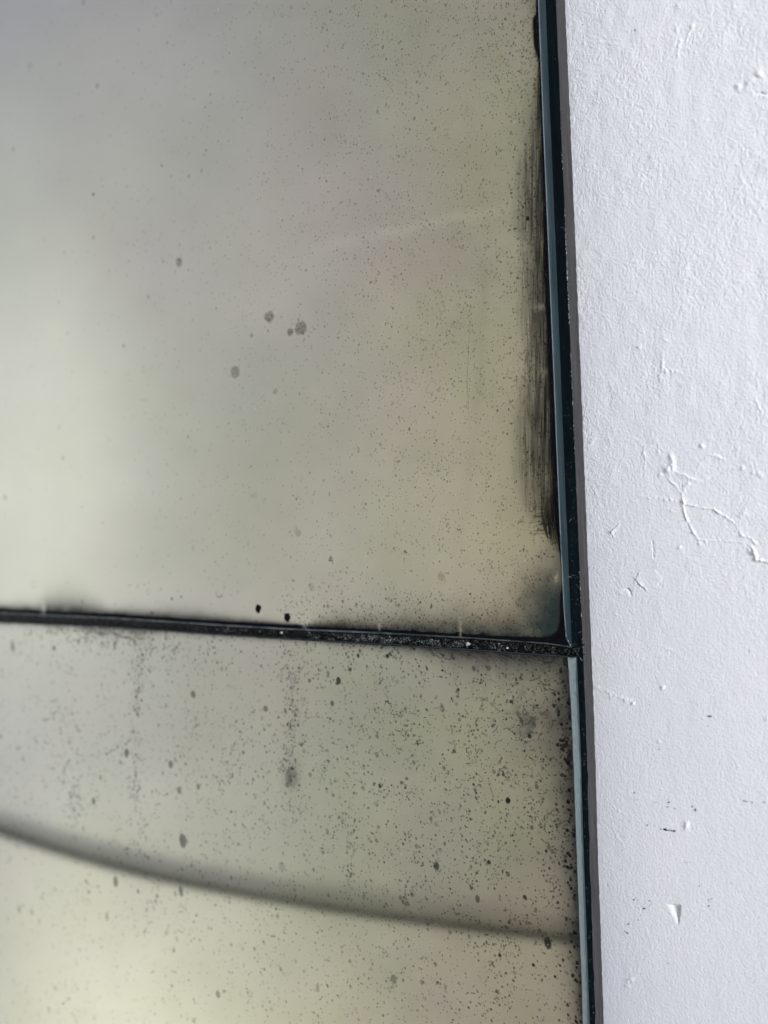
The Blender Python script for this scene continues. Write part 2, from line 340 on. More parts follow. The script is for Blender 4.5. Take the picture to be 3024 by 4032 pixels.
# paint chips along the front corner of the board
def blob(V0, F0, c, s, rng, n=7):
    b = len(V0); 
    for i in range(n):
        a = 2*math.pi*i/n; r = s*(.6+.7*rng.random())
        V0.append((c[0]+r*math.cos(a)*.45, c[1]-.00012, c[2]+r*math.sin(a)))
    V0.append((c[0], c[1]-.00012-s*.5, c[2])); 
    for i in range(n): F0.append((b+i, b+(i+1) % n, b+n))
rng = random.Random(4); V0, F0 = [], []
for k in range(330):
    y = rng.choice([rng.uniform(900, 1250), rng.uniform(1250, 2560), rng.uniform(500, 2560)])
    if vn(np.array(y/60), np.array(1.), 77) < .42: continue
    c = P(float(X_grey(y))+rng.uniform(-1.5, 1.0), y, DB); blob(V0, F0, c, rng.uniform(.00004, .00014), rng)
mesh('paint_chip', V0, F0, M_chip, board)
board.children[-1]['kind'] = 'stuff'
# pale lint and dust lying on the painted face
V0, F0 = [], []
for k in range(170):
    y = rng.uniform(1500, 4032) if rng.random() < .8 else rng.uniform(0, 2500)
    lo = X_t1(y) if y < 2550 else X_t2(y); x = rng.uniform(lo+4, float(X_grey(y))-4)
    c = P(x, y, DB+.00002); L = rng.uniform(.00002, .00007) if rng.random() < .94 else .0004
    a = rng.uniform(0, 3.14); b = len(V0); wd = rng.uniform(.00001, .000022)
    ca, sa = math.cos(a), math.sin(a)
    for s_ in (-1, 0, 1):
        bend = (1-s_*s_)*L*.25
        for q in (-1, 1): V0.append((c[0]+ca*L*s_-sa*(wd*q+bend), c[1]-.00006-(q+1)*.00001, c[2]+sa*L*s_+ca*(wd*q+bend)))
    F0 += [(b, b+1, b+3, b+2), (b+2, b+3, b+5, b+4)]
mesh('dust', V0, F0, M_chip, board)['kind'] = 'stuff'

# ------------------------------------------------------------------ mirrors
def pane_grid(upper):
    """silvered face as a grid in photo space, finer near its cut edges"""
    if upper:
        s = 1-np.linspace(0, 1, 520)**1.35; s = s[::-1]; t = np.linspace(0, 1, 420)**1.5
    else:
        s = 1-np.linspace(0, 1, 520)**1.35; s = s[::-1]; t = np.linspace(0, 1, 420)**1.5
    S, T = np.meshgrid(s, t, indexing='ij')
    py = np.full_like(S, 2500.); px = S*2200.
    for _ in range(6):
        xr = X_m1(py) if upper else X_m2(py)
        px = -900+(xr+900)*S
        yb = Y_u(px) if upper else Y_l(px)
        py = yb+((-700-yb) if upper else (4700-yb))*T
    V = P(px, py, DG)
    return V, px, py, len(s), len(t)
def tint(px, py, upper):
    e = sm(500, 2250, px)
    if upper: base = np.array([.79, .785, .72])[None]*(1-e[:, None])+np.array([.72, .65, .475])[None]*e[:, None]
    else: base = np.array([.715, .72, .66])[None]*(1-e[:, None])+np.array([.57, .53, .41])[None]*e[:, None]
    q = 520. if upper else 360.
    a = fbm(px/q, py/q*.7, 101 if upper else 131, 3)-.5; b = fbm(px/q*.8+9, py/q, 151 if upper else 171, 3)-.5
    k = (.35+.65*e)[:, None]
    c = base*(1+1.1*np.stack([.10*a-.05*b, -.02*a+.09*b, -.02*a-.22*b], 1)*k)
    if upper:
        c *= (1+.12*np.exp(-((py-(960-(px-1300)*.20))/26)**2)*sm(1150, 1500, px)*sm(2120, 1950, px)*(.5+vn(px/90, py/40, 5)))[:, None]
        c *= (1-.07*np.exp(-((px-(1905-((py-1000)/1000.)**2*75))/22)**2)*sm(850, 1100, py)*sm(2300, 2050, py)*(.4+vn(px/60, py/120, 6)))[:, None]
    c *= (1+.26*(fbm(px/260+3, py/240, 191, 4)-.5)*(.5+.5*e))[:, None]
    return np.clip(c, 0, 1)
def dark_upper(px, py):
    dR = X_m1(py)-px; dB = Y_u(px)-py
    core = np.interp(py, [-500, 0, 55, 75, 190, 240, 330, 480, 700, 1100, 1600, 2100, 2200, 2300, 2350, 2450, 2520], [7, 9, 12, 24, 22, 8, 7, 9, 14, 22, 22, 14, 5, 3, 15, 24, 40])
    core = core+7*(fbm(py/40, py*0, 7)-.5)
    d = sm(core+7, core-5, dR)
    reach = np.interp(py, [-500, 0, 240, 420, 520, 650, 800, 900, 960, 1040, 1190, 1230, 1400, 1440, 1500, 1650, 1850, 1980, 2080, 2180, 2230], [0, 6, 14, 40, 62, 98, 112, 120, 95, 105, 112, 120, 100, 100, 118, 140, 150, 128, 98, 40, 0])
    reach = reach*1.15
    st = fbm(px/5.0+py/260, py/210, 21, 3)*.6+vn(px/2.6, py/90, 24)*.4
    den = np.interp(dR/np.maximum(reach, 1), [0, .25, .5, .8, 1.0, 1.15], [.92, .64, .43, .26, .11, 0])
    gap = 1-.62*np.exp(-((py-1207-(dR-20)*.08)/11)**2)*sm(110, 20, dR)-.45*np.exp(-((py-1465)/16)**2)*sm(90, 10, dR)
    br = np.clip(den*gap*1.0+(st-.5)*.9*np.minimum(den*2, 1), 0, 1)*(reach > 1)
    d = np.maximum(d, br*sm(2225, 2050, py+.5*dR))
    d = np.maximum(d, .55*np.exp(-np.maximum(dR, 0)/np.interp(py, [0, 300, 500, 2100, 2250, 2400], [22, 20, 60, 62, 80, 110]))*(.6+.6*fbm(px/18, py/50, 26)))
    # soft smoke along the bottom
    a = np.interp(px, [-900, 0, 140, 190, 260, 330, 430, 520, 700, 900, 1100, 1190, 1215, 1260, 1350, 1500, 1560, 1750, 1900, 2100, 2250],
                  [14, 13, 18, 40, 46, 40, 18, 20, 24, 16, 10, 6, 8, 22, 34, 30, 42, 56, 76, 110, 150])
    a = a*(.75+.5*fbm(px/90, px*0, 27))
    d = np.maximum(d, .80*np.exp(-(np.maximum(dB-13, 0)/a)**1.2)*(.72+.4*fbm(px/26, py/30, 28)))
    cb = np.interp(px, [-900, 0, 500, 1000, 1400, 1900, 2130, 2170, 2200, 2215, 2260], [15, 15, 15, 14, 12, 13, 20, 32, 60, 100, 150])+4*(fbm(px/22, px*0, 29)-.5)+16*np.maximum(0, fbm(px/34, py/30, 129, 4)-.52)*sm(900, 1250, px)*sm(2150, 1900, px)*2
    d = np.maximum(d, sm(cb+3, cb-3, dB))
    # corner cloud
    r = np.hypot((px-2235)/215, (py-2470)/290); d = np.maximum(d, .82*sm(1.45, .25, r+.35*(fbm(px/60, py/60, 30)-.5)))
    for cx, w_, hh in [(172, 9, 26), (1200, 11, 28), (1494, 6, 20), (1813, 5, 60), (2190, 9, 20)]:
        cy = Y_u(np.array(cx*1.))-22-(240 if cx > 2100 else 0)
        d *= 1-.65*np.exp(-((px-cx)/w_)**2-((py-cy)/hh)**2)
    teal = (sm(75, 20, dB)*sm(1500, 2000, px)+sm(1.0, .5, r))
    col = np.array([.004, .0045, .007])+np.clip(teal, 0, 1)[:, None]*np.array([.004, .020, .019])*sm(cb-2, cb+10, dB)[:, None]*sm(core-2, core+8, dR)[:, None]
    return 1-(1-np.clip(d, 0, 1))**1.9, col
def dark_lower(px, py):
    dR = X_m2(py)-px; dT = py-Y_l(px)
    a = np.interp(py, [2500, 2700, 2850, 3050, 3300, 3600, 3900, 4300], [105, 80, 120, 90, 58, 48, 36, 36])*(.7+.6*fbm(py/60, py*0, 37))
    d = .86*np.exp(-(np.maximum(dR, 0)/a)**1.15)*(.7+.4*fbm(px/22, py/34, 38))
    b = np.interp(px, [-900, 0, 300, 480, 700, 1200, 1600, 1800, 2000, 2240], [8, 9, 14, 22, 10, 9, 16, 46, 70, 90])*(.7+.6*fbm(px/50, px*0, 39))
    d = np.maximum(d, .85*np.exp(-(np.maximum(dT, 0)/b)**1.1)*(.75+.4*fbm(px/20, py/24, 40)))
    d = np.maximum(d, sm(7, 2, dT+3*(vn(px/9, px*0, 41)-.5)))
    c = np.exp(-((px-2130)/110)**2-((py-2830)/150)**2); d = np.maximum(d, .55*c*sm(.35, .75, fbm(px/26, py/26, 42)))
    d = np.maximum(d, .16*np.exp(-((px-1150)/34)**2-((py-3060)/70)**2)*(.8+.4*vn(px/20, py/20, 3)))
    col = np.tile(np.array([.014, .014, .020]), (len(px), 1))
    return 1-(1-np.clip(d, 0, 1))**1.7, col
def fan(cx, cy, r, ecc=1., ang=0., a=.7, soft=.25, col=(.03, .03, .025), rng=random, seg=9, ring=False):
    return (cx, cy, r, ecc, ang, a, soft, col, seg, ring)
def build_marks(name, L, parent, d0):
    V, F, Al, Co = [], [], [], []
    rg = random.Random(9)
    for (cx, cy, r, ecc, ang, a, soft, col, seg, ring) in L:
        c = P(cx, cy, d0+rg.uniform(.00002, .00007)); z = (c-CAM)@fw; R = r*z/FPX
        b = len(V); V.append(c); Al.append(a*(.35 if ring else 1)); Co.append(col)
        wob = [1+(.10 if seg != 18 else .14)*(rg.random()-.5)*2 for _ in range(seg)]
        for k, al in ((1-soft, a), (1.0, 0.0)):
            for i in range(seg):
                t = 2*math.pi*i/seg; x = math.cos(t)*R*k*wob[i]; y = math.sin(t)*R*k*wob[i]*ecc
                ca, sa = math.cos(ang), math.sin(ang)
                V.append(c+np.array([x*ca-y*sa, 0, x*sa+y*ca])); Al.append(al); Co.append(col)
        for i in range(seg):
            j = (i+1) % seg
            F.append((b, b+1+i, b+1+j)); F.append((b+1+i, b+1+seg+i, b+1+seg+j, b+1+j))
    o = mesh(name, V, F, M_tar, parent, attrs={'alpha': Al, 'col': np.array(Co)}); return o
def poly_marks(name, L, parent, d0):
    """thin tapering strokes: list of (points px, width px, alpha, colour)"""
    V, F, Al, Co = [], [], [], []; rg = random.Random(19)
    for pts, wd, a, col in L:
        pts = np.array(pts, float); q = P(pts[:, 0], pts[:, 1], d0+rg.uniform(.00002, .00006)); n = len(q); b = len(V)
        t = np.gradient(q, axis=0); t /= np.linalg.norm(t, axis=1)[:, None]+1e-12
        nr = np.stack([-t[:, 2], 0*t[:, 0], t[:, 0]], 1)
        for i in range(n):
            z = (q[i]-CAM)@fw; f = math.sin(math.pi*(i+.35)/(n-1+.7))**.6; W = wd*.5*z/FPX*f
            for s_, al in ((-1, 0), (-.4, a), (.4, a), (1, 0)): V.append(q[i]+nr[i]*W*s_); Al.append(al*f); Co.append(col)
        for i in range(n-1):
            for k in range(3): F.append((b+4*i+k, b+4*i+k+1, b+4*i+5+k, b+4*i+4+k))
    return mesh(name, V, F, M_tar, parent, attrs={'alpha': Al, 'col': np.array(Co)})

DK = (.020, .021, .017); OL = (.06, .058, .035); BK = (.006, .007, .009)
def arc(cx, cy, r, a0, a1, n=7, e=1.):
    return [(cx+r*math.cos(a0+(a1-a0)*i/(n-1)), cy+e*r*math.sin(a0+(a1-a0)*i/(n-1))) for i in range(n)]

def make_panel(upper):
    root = empty('mirror_panel')
    V, px, py, ns, nt = pane_grid(upper); V = V.reshape(-1, 3); px = px.ravel(); py = py.ravel()
    d, dc = (dark_upper if upper else dark_lower)(px, py)
    F = gridF(ns, nt)
    if upper: F = F[:, ::-1].copy()
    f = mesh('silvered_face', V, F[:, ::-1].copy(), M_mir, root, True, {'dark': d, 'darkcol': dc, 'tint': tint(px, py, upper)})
    if upper:
        y = np.concatenate([np.arange(-700, 2546, 8.), [2546.]])
        A = P(X_m1(y), y, DG); A2 = P(X_m1(y)+2.2, y, DG-.00018); B = P(X_t1(y), y, DB)
        ch = sm(2440, 2546, y)*4*(vn(y/6, y*0, 91)-.5)*1.6; A2[:, 0] += ch*.00006
        strip('polished_edge', A2, B, M_edge1, root, 6, .00004, 5); strip('arris', A, A2, M_arris, root, 2)
        x = np.concatenate([np.arange(-900, 2250, 10.), [2250.]])
        A = P(x, Y_u(x), DG); B = P(x, Y_u(x)+7-2*sm(1400, 2200, x), DG-.0004); C = B.copy(); C[:, 1] = -DB
        strip('lower_arris', A, B, M_arris2, root, 2); strip('bottom_edge', B, C, M_edge1, root, 2)
    else:
        y = np.concatenate([[2588.], np.arange(2594, 4700, 7.)])
        cr = 2.2*(vn(y/40, y*0, 92)-.5)
        A = P(X_m2(y), y, DG); A2 = P(X_p2(y)+cr, y, DB+.0010); B = P(X_t2(y), y, DB)
        strip('ground_edge', A, A2, M_edge2, root, 8, .00007, 15); strip('rear_arris', A2, B, M_edge3, root, 2)
        x = np.concatenate([np.arange(-900, 2236, 10.), [2236.]])
        A = P(x, Y_l(x), DG); B = A.copy(); B[:, 1] = -DB; A3 = A.copy(); A3[:, 2] += .00012; A3[:, 1] += .0002
        strip('top_edge', A3, B, M_seal, root, 3); strip('arris', A, A3, M_edge3, root, 2)
        # square end of the pane behind its top corner
    rg = random.Random(11 if upper else 12); L = []; S = []
    if upper:
        def dens(x, y): 
            e = float(np.interp(x, [0, 500, 900, 1300, 1700, 2200], [.02, .07, .22, .55, .9, 1.]))
            return e*float(np.interp(y, [0, 1500, 2100, 2450], [1, .9, .7, 1.]))*(.35+1.2*float(fbm(x/150., y/150., 63, 2))**1.5)
        k = 0
        while k < 8200:
            x = rg.uniform(-20, 2200); y = rg.uniform(-40, 2480)
            if x > X_m1(y)-4 or y > Y_u(x)-6 or rg.random() > dens(x, y): continue
            k += 1; e = x/2200
            big = rg.random() < .05
            L.append(fan(x, y, rg.uniform(2.6, 4.4)*(1.5 if big else 1), rg.uniform(.9, 1.5), 0, rg.uniform(.14, .38)*(.5+.7*e), .45, (.05, .048, .03), seg=6))
        for x, y, r, a in [(1060, 1248, 25, .42), (1183, 1292, 29, .48), (1142, 1306, 16, .38), (990, 1321, 9.5, .45), (926, 1465, 26, .33), (705, 1033, 19, .36), (742, 693, 8, .35),
                           (117, 258, 15, .15), (234, 252, 7, .16), (382, 338, 10, .25), (51, 586, 9, .28), (328, 8, 11, .22), (583, 1168, 8, .3), (367, 935, 8, .28), (506, 1029, 5, .25),
                           (486, 1361, 7.5, .32), (247, 1803, 9, .25), (20, 1960, 12, .28), (233, 1683, 9, .13), (403, 2058, 8, .1), (1001, 1950, 14, .12), (1174, 2100, 16, .26),
                           (1085, 1540, 12, .22), (1302, 2201, 9, .3), (1739, 2268, 17, .0), (1668, 2158, 8, .25), (1595, 2173, 8, .3), (598, 2415, 11, .5), (1518, 62, 8, .4), (231, 1190, 5, .25), (850, 1210, 4, .2)]:
            if a <= 0: continue
            L.append(fan(x, y, r*1.08, 1.0, 0, a*.50, .22, (.035, .042, .038), seg=18))
            if r > 15 and a > .3:
                for _ in range(int(r*.9)):
                    t = rg.uniform(0, 6.28); q = r*math.sqrt(rg.random())*.85
                    L.append(fan(x+.8*q*math.cos(t), y+q*math.sin(t), rg.uniform(1.6, 3.0), 1.1, 0, rg.uniform(.35, .85), .3, DK, seg=7))
        for x, y, r, a, c in [(1737, 2270, 19, .30, (.42, .36, .16)), (1403, 2380, 10, .22, (.35, .30, .14)), (1291, 2388, 9, .25, (.2, .18, .14)), (1229, 2312, 10, .16, (.25, .25, .15)), (1967, 225, 14, .16, (.35, .25, .1))]:
            L.append(fan(x, y, r, 1.1, .2, a, .25, c, seg=16))
        for x, y, rx, e in [(1016, 2397, 15, 1.28), (1130, 2432, 15, 1.3)]:
            L.append(fan(x, y, rx, e, -.25, .99, .10, BK, seg=18))
            L.append(fan(x+2, y+4, 3.4, 1, 0, .7, .3, (.6, .6, .58), seg=8)); L.append(fan(x-3, y+12, 2, 1, 0, .5, .3, (.5, .5, .5), seg=6))
        for x, y, r in [(1500, 2418, 3.5), (1303, 2360, 3), (1222, 2298, 2.5), (1151, 2284, 3), (725, 254, 2.5), (807, 422, 3), (367, 765, 5.5), (497, 733, 3), (446, 818, 2), (1002, 266, 2.5), (636, 651, 4),
                        (1391, 2288, 2.5), (1302, 2195, 4), (1297, 2206, 4), (1306, 2206, 3.5), (676, 2358, 5), (322, 2368, 4), (713, 2350, 4), (1593, 2170, 3), (1600, 2176, 3), (2078, 860, 8), (2066, 800, 4),
                        (1866, 2370, 3.5), (1656, 2372, 4), (1852, 2340, 3)]:
            L.append(fan(x, y, r, 1.4, .4, .8, .3, DK, seg=8))
        for k in range(520):      # denser dots by the bottom edge and the right
            x = rg.uniform(1100, 2200); y = float(Y_u(x))-abs(rg.gauss(0, 75))-14
            if x < X_m1(y)-4: L.append(fan(x, y, rg.uniform(2.2, 4.6), 1.1, 0, rg.uniform(.15, .55), .35, DK, seg=7))
        for k in range(420):
            y = rg.uniform(0, 2300); x = float(X_m1(y))-abs(rg.gauss(0, 95))-4
            L.append(fan(x, y, rg.uniform(2.4, 5.2), 1.2, 0, rg.uniform(.2, .6), .4, DK, seg=7))
        # brush strokes in the worn band at the right
        for k in range(430):
            y = rg.triangular(470, 2130, 1500); rch = float(np.interp(y, [470, 650, 900, 1000, 1400, 1650, 1850, 2000, 2130], [50, 95, 118, 100, 105, 138, 148, 120, 60]))
            x = float(X_m1(y))-rg.random()**1.35*rch; ln = rg.uniform(25, 190); y1 = min(y+ln, 2190-(float(X_m1(y))-x)*.35)
            if y1 < y+10: continue
            n = 6; S.append(([(x+.040*(yy-y)+3.0*max(0, (yy-2030)/100)**2*rg.uniform(1.5, 3), yy) for yy in np.linspace(y, y1, n)], rg.uniform(1.8, 3.2), rg.uniform(.12, .55), (.012, .011, .010)))
        for k in range(46):       # the hooked ends of the strokes low down
            x0 = rg.uniform(2128, 2196); y0 = rg.uniform(1900, 2050); y1 = 2120+(x0-2128)*1.25+rg.uniform(-14, 12)
            S.append(([(x0+.03*(yy-y0)+16*((yy-y0)/(y1-y0))**3, yy) for yy in np.linspace(y0, y1, 9)], rg.uniform(2.2, 3.6), rg.uniform(.35, .75), BK))
        for k in range(14):
            y = rg.uniform(1960, 2110); x = rg.uniform(2080, 2120); S.append(([(x, y), (x+20, y-1), (x+45, y-2)], rg.uniform(3, 6), .3, BK))
        S.append((arc(863, 2338, 12, -.3, 3.3, 9, 1.2), 3.2, .85, BK)); S.append((arc(863, 2336, 13, 2.7, 3.6, 4, 1.2), 2.5, .5, BK))
        for cx, cy, r in [(136, 2301, 11), (585, 2330, 9), (2135, 2292, 18), (1229, 2312, 11)]: S.append((arc(cx, cy, r, 0, 6.3, 14, 1.2), 2.4, .4, DK))
        for pts in [[(1850, 1260), (1838, 1500), (1850, 1700)], [(1075, 38), (1082, 62)], [(1104, 50), (1100, 66)], [(500, 2310), (520, 2300)], [(535, 2318), (548, 2296)], [(1680, 1520), (1678, 1535)], [(1645, 2370), (1646, 2385)]]:
            S.append((pts if len(pts) > 2 else [pts[0], ((pts[0][0]+pts[1][0])/2+1, (pts[0][1]+pts[1][1])/2), pts[1]], 3.0, .35, DK))
        lt = [(83, 584, 18, -70), (128, 598, 9, -80), (158, 800, 8, -80), (200, 812, 8, -80), (712, 355, 9, 80), (752, 372, 12, 85), (1243, 995, 18, 110), (848, 1023, 7, 80), (833, 1475, 7, 60), (873, 1478, 7, 60),
              (968, 1608, 8, 60), (1005, 1610, 8, 60), (1765, 1560, 7, 60), (1780, 1558, 7, 60), (2032, 440, 7, 60), (858, 38, 14, 60), (1240, 990, 8, 90), (340, 145, 6, 30), (384, 168, 6, 60), (1188, 1197, 5, 90),
              (500, 2165, 5, 60), (100, 702, 5, 60), (395, 62, 6, 80), (2024, 484, 6, 60), (1827, 1975, 6, 60), (1250, 2310, 5, 90), (1130, 1497, 5, 90), (1057, 1487, 5, 60), (2028, 478, 5, 10)]
        lt += [(rg.uniform(0, 2150), rg.uniform(0, 2350), rg.uniform(3, 6), rg.uniform(50, 120)) for _ in range(70)]
    else:
        cl = [(rg.uniform(0, 2240), rg.uniform(2480, 4032), rg.uniform(25, 120)) for _ in range(110)]
        def dens(x, y):
            e = float(np.interp(x, [0, 300, 700, 1200, 1700, 2250], [.42, .46, .52, .64, .80, .95]))
            t = float(np.interp(y-float(Y_l(x)), [0, 80, 250, 600, 1000, 1500], [1.0, .95, .72, .80, .60, .55]))
            col = .8*math.exp(-((x-545-(y-2560)*-.02)/26)**2)*(y < 3200)+.75*math.exp(-((x-1140)/40)**2)*(y < 3200)+.35*math.exp(-((x-300)/40)**2)*(y > 2800)*(y < 3300)+.3*math.exp(-((x-1380)/22)**2)*(y < 3350)
            return min(1, (e*t)*(.30+1.3*float(fbm(x/80., y/95., 73, 2))**1.8)+.85*col*(.3+.7*float(vn(x/30., y/30., 8))))
        k = 0
        while k < 9600:
            if rg.random() < .12:
                c = rg.choice(cl); x = rg.gauss(c[0], c[2]*.6); y = rg.gauss(c[1], c[2])
            else: x = rg.uniform(-40, 2300); y = rg.uniform(2440, 4090)
            if y < 2440 or x > X_m2(y)-2 or y < Y_l(x)+4 or rg.random() > dens(x, y): continue
            k += 1; e = max(0, x/2250)
            q = rg.random()
            if q < .76: r, a = rg.uniform(2.4, 4.4), rg.uniform(.22, .80)
            elif q < .975: r, a = rg.uniform(4.0, 6.2), rg.uniform(.25, .85)
            else: r, a = rg.uniform(6, 10.5), rg.uniform(.2, .6)
            if y > 3560: a *= .85
            L.append(fan(x, y, r, rg.uniform(.92, 1.25), rg.uniform(-.3, .3), a*(.50+.18*e), .22+.3*(1-e), DK if rg.random() < .8 else (.05, .048, .03), seg=8, ring=rg.random() < .06))
        for cx, y0, y1, sg, nn in [(540, 2570, 3150, 13, 150), (1142, 2560, 3200, 15, 120), (300, 2850, 3250, 16, 70), (620, 2950, 3560, 15, 80), (1385, 3250, 3560, 10, 45), (1150, 2880, 3120, 10, 50)]:
            for k in range(nn):   # old drip lines, beaded with specks
                y = rg.uniform(y0, y1); x = cx+14*math.sin(y/170.+cx)+rg.gauss(0, sg)
                if float(vn(np.array(y/40.), np.array(cx*1.), 47)) < .35: continue
                L.append(fan(x, y, rg.uniform(2.6, 5.4), rg.uniform(1, 1.4), 0, rg.uniform(.22, .6), .4, DK, seg=8))
        for k in range(260):      # cluster of rust-like specks at the left under the joint
            x = rg.gauss(430, 130); y = float(Y_l(x))+abs(rg.gauss(0, 46))+3
            L.append(fan(x, y, rg.uniform(2.5, 5.5), 1.1, 0, rg.uniform(.25, .7), .35, (.035, .035, .022), seg=7))
        for k in range(120):      # the heavy mottling near the cut edge
            y = rg.uniform(2600, 4032); x = float(X_m2(y))-abs(rg.gauss(0, 34))-3
            L.append(fan(x, y, rg.uniform(3, 8), rg.uniform(1, 1.3), rg.uniform(-.5, .5), rg.uniform(.5, .95), .3, BK, seg=10))
        for x, y, r, e, a in [(2242, 2957, 8, 1, .9), (2225, 2603, 13, 1.5, .95), (2243, 2985, 13, 1.2, .95), (2230, 2935, 11, 1, .9), (2207, 2915, 8, 1, .9), (2210, 2950, 7, 1, .8), (2236, 3000, 11, .7, .9), (2250, 3020, 10, 1, .8), (2213, 3053, 9, 1, .6),
                              (2157, 3713, 17, 1.45, .62), (2157, 3713, 13, 1.3, .3), (2066, 3533, 9, 1.1, .6), (2150, 3352, 6, 1.2, .8), (2236, 3000, 12, 1, .8), (1333, 2680, 13, 1.35, .6), (1307, 2770, 11, 1.1, .45), (1218, 2680, 9, 1.1, .35),
                              (720, 3310, 22, 1.5, .42), (498, 2965, 15, 1.3, .42), (672, 3010, 14, 1.3, .40), (368, 3155, 12, 1.6, .40), (705, 3112, 13, 1.3, .34), (780, 3098, 10, 1.4, .40), (455, 3472, 17, 1.4, .36), (712, 3510, 14, 1.6, .36), (618, 3528, 8, 1.3, .4),
                              (543, 3510, 8, 1.3, .4), (760, 2735, 15, 1.1, .38), (1045, 2790, 14, 1.1, .34), (50, 2545, 16, 1.7, .26), (212, 2552, 10, 1.2, .45), (1719, 3411, 14, 1.5, .45), (1880, 3540, 12, 1.5, .42), (1300, 2830, 6, 1, .6), (1495, 3095, 8, 1.2, .75),
                              (1580, 3082, 8, 1.1, .5), (2000, 3152, 11, 1.3, .9), (1410, 2582, 8, 1.3, .6), (1526, 2583, 8, 1.2, .75), (1631, 2556, 6, 1, .8), (1742, 2640, 6, 1, .8), (2012, 2763, 8, 1, .7), (2085, 2900, 9, 1, .7), (2083, 2897, 9, 1, .4), (1925, 3395, 9, 1.1, .7),
                              (1550, 3855, 15, 1.4, .3), (1660, 3868, 10, 1.3, .26), (858, 3915, 14, 1.2, .3), (75, 3580, 12, 1.5, .22), (420, 3610, 12, 1.5, .2), (125, 3592, 10, 1.5, .18), (1250, 3890, 10, 2.0, .2), (1150, 3060, 30, 1.5, .14), (1135, 3065, 20, 2, .14),
                              (1110, 3415, 20, 1.0, .13), (690, 3520, 10, 1.4, .2), (395, 3062, 9, 1.3, .3), (1968, 3762, 8, 1, .8), (2100, 3800, 8, 1, .7), (1720, 3410, 9, 1.3, .2), (1803, 2718, 8, 1.1, .55), (1865, 2632, 9, 1.5, .35)]:
            L.append(fan(x, y, r, e, rg.uniform(-.1, .1), a, .25, (.03, .034, .03) if a < .6 else DK, seg=16))
        L.append(fan(2157, 3720, 3, 1, 0, .6, .3, (.5, .5, .45), seg=7))
        def squig(x, y, n, st, w_, a, c=DK, bias=None):
            p = [(x, y)]; t = rg.uniform(0, 6.28) if bias is None else bias
            for i in range(n): t += rg.gauss(0, .55); p.append((p[-1][0]+st*math.cos(t), p[-1][1]+st*math.sin(t)))
            S.append((p, w_, a, c))
        S.append(([(415, 2498), (440, 2494), (462, 2500), (480, 2508), (510, 2512), (526, 2522), (534, 2538), (526, 2556)], 6, .6, (.03, .03, .02)))
        S.append(([(350, 2480), (380, 2492), (408, 2496), (420, 2500)], 6, .5, (.03, .03, .02)))
        S.append(([(520, 2560), (522, 2590), (517, 2620), (520, 2650)], 4, .3, DK))
        for cx, cy, s_, n in [(1450, 2800, 60, 10), (1640, 2860, 70, 10), (2120, 2780, 70, 34), (1980, 2880, 90, 22), (1830, 3000, 90, 12), (2080, 3010, 60, 14), (240, 3060, 80, 12), (150, 2830, 60, 8), (340, 2990, 60, 8), (1600, 2930, 60, 8), (1180, 2640, 40, 8), (1500, 2620, 90, 8)]:
            for _ in range(n): squig(rg.gauss(cx, s_), rg.gauss(cy, s_), rg.randint(3, 6), rg.uniform(4, 10), rg.uniform(2.8, 5.5), rg.uniform(.3, .75), (.03, .03, .022))
        for _ in range(60):       # hair-like scratches slanting off the joint
            x = rg.uniform(1660, 2200); y = float(Y_l(x))+rg.uniform(0, 26); l_ = rg.uniform(14, 46)
            S.append(([(x, y), (x+l_*.5, y+l_*.28), (x+l_, y+l_*.62)], rg.uniform(1.8, 3.2), rg.uniform(.25, .6), BK))
        for x0, y0 in [(545, 3150), (560, 3260), (540, 3050), (530, 3350), (1385, 3480), (1380, 3300), (300, 3200), (1145, 2880), (600, 3560)]:
            for _ in range(12): L.append(fan(rg.gauss(x0, 13), rg.gauss(y0, 45), rg.uniform(3, 7), 1.3, 0, rg.uniform(.1, .3), .4, DK, seg=8))
        lt = [(1325, 3330, 22, 50), (1285, 3370, 26, 60), (1505, 3445, 16, 60), (1580, 3365, 10, 70), (1870, 2738, 5, 80), (1892, 2712, 5, 80), (1238, 3470, 4, 80), (1220, 2602, 4, 60), (1400, 3275, 8, 40)]
        lt += [(rg.uniform(0, 2240), rg.uniform(2600, 4032), rg.uniform(3, 5), rg.uniform(50, 120)) for _ in range(25)]
    for x, y, l_, dg in lt:
        if x > (X_m1(y) if upper else X_m2(y))-6: continue
        t = math.radians(dg); c = rg.uniform(-.3, .3)*l_
        S.append(([(x-l_*.5*math.cos(t), y-l_*.5*math.sin(t)), (x-c*math.sin(t)*.5, y+c*math.cos(t)*.5), (x+l_*.5*math.cos(t), y+l_*.5*math.sin(t))], 2.6, .75, (.8, .8, .78)))
    build_marks('tarnish', L, root, DG)['kind'] = 'stuff'
    poly_marks('scratches', S, root, DG+.00005)['kind'] = 'stuff'
    return root
M_arris2 = mat_simple('joint_arris', (.05, .065, .06), (.20, .23, .21), 260, .3, (1, 1, 1), .2, .00005, .5, 4, .4, .65)
M_edge3 = mat_simple('rear_glass_arris', (.03, .046, .05), (.05, .07, .07), 900, .35, (1, 1, .4), .2)
tag(make_panel(True), 'upper greenish antique mirror with pinhead tarnish and black brushed wear down its right edge', 'mirror', 'mirror panels stacked on the backing board')
tag(make_panel(False), 'lower antique mirror densely speckled with dark round spots and a pale ground edge', 'mirror', 'mirror panels stacked on the backing board')

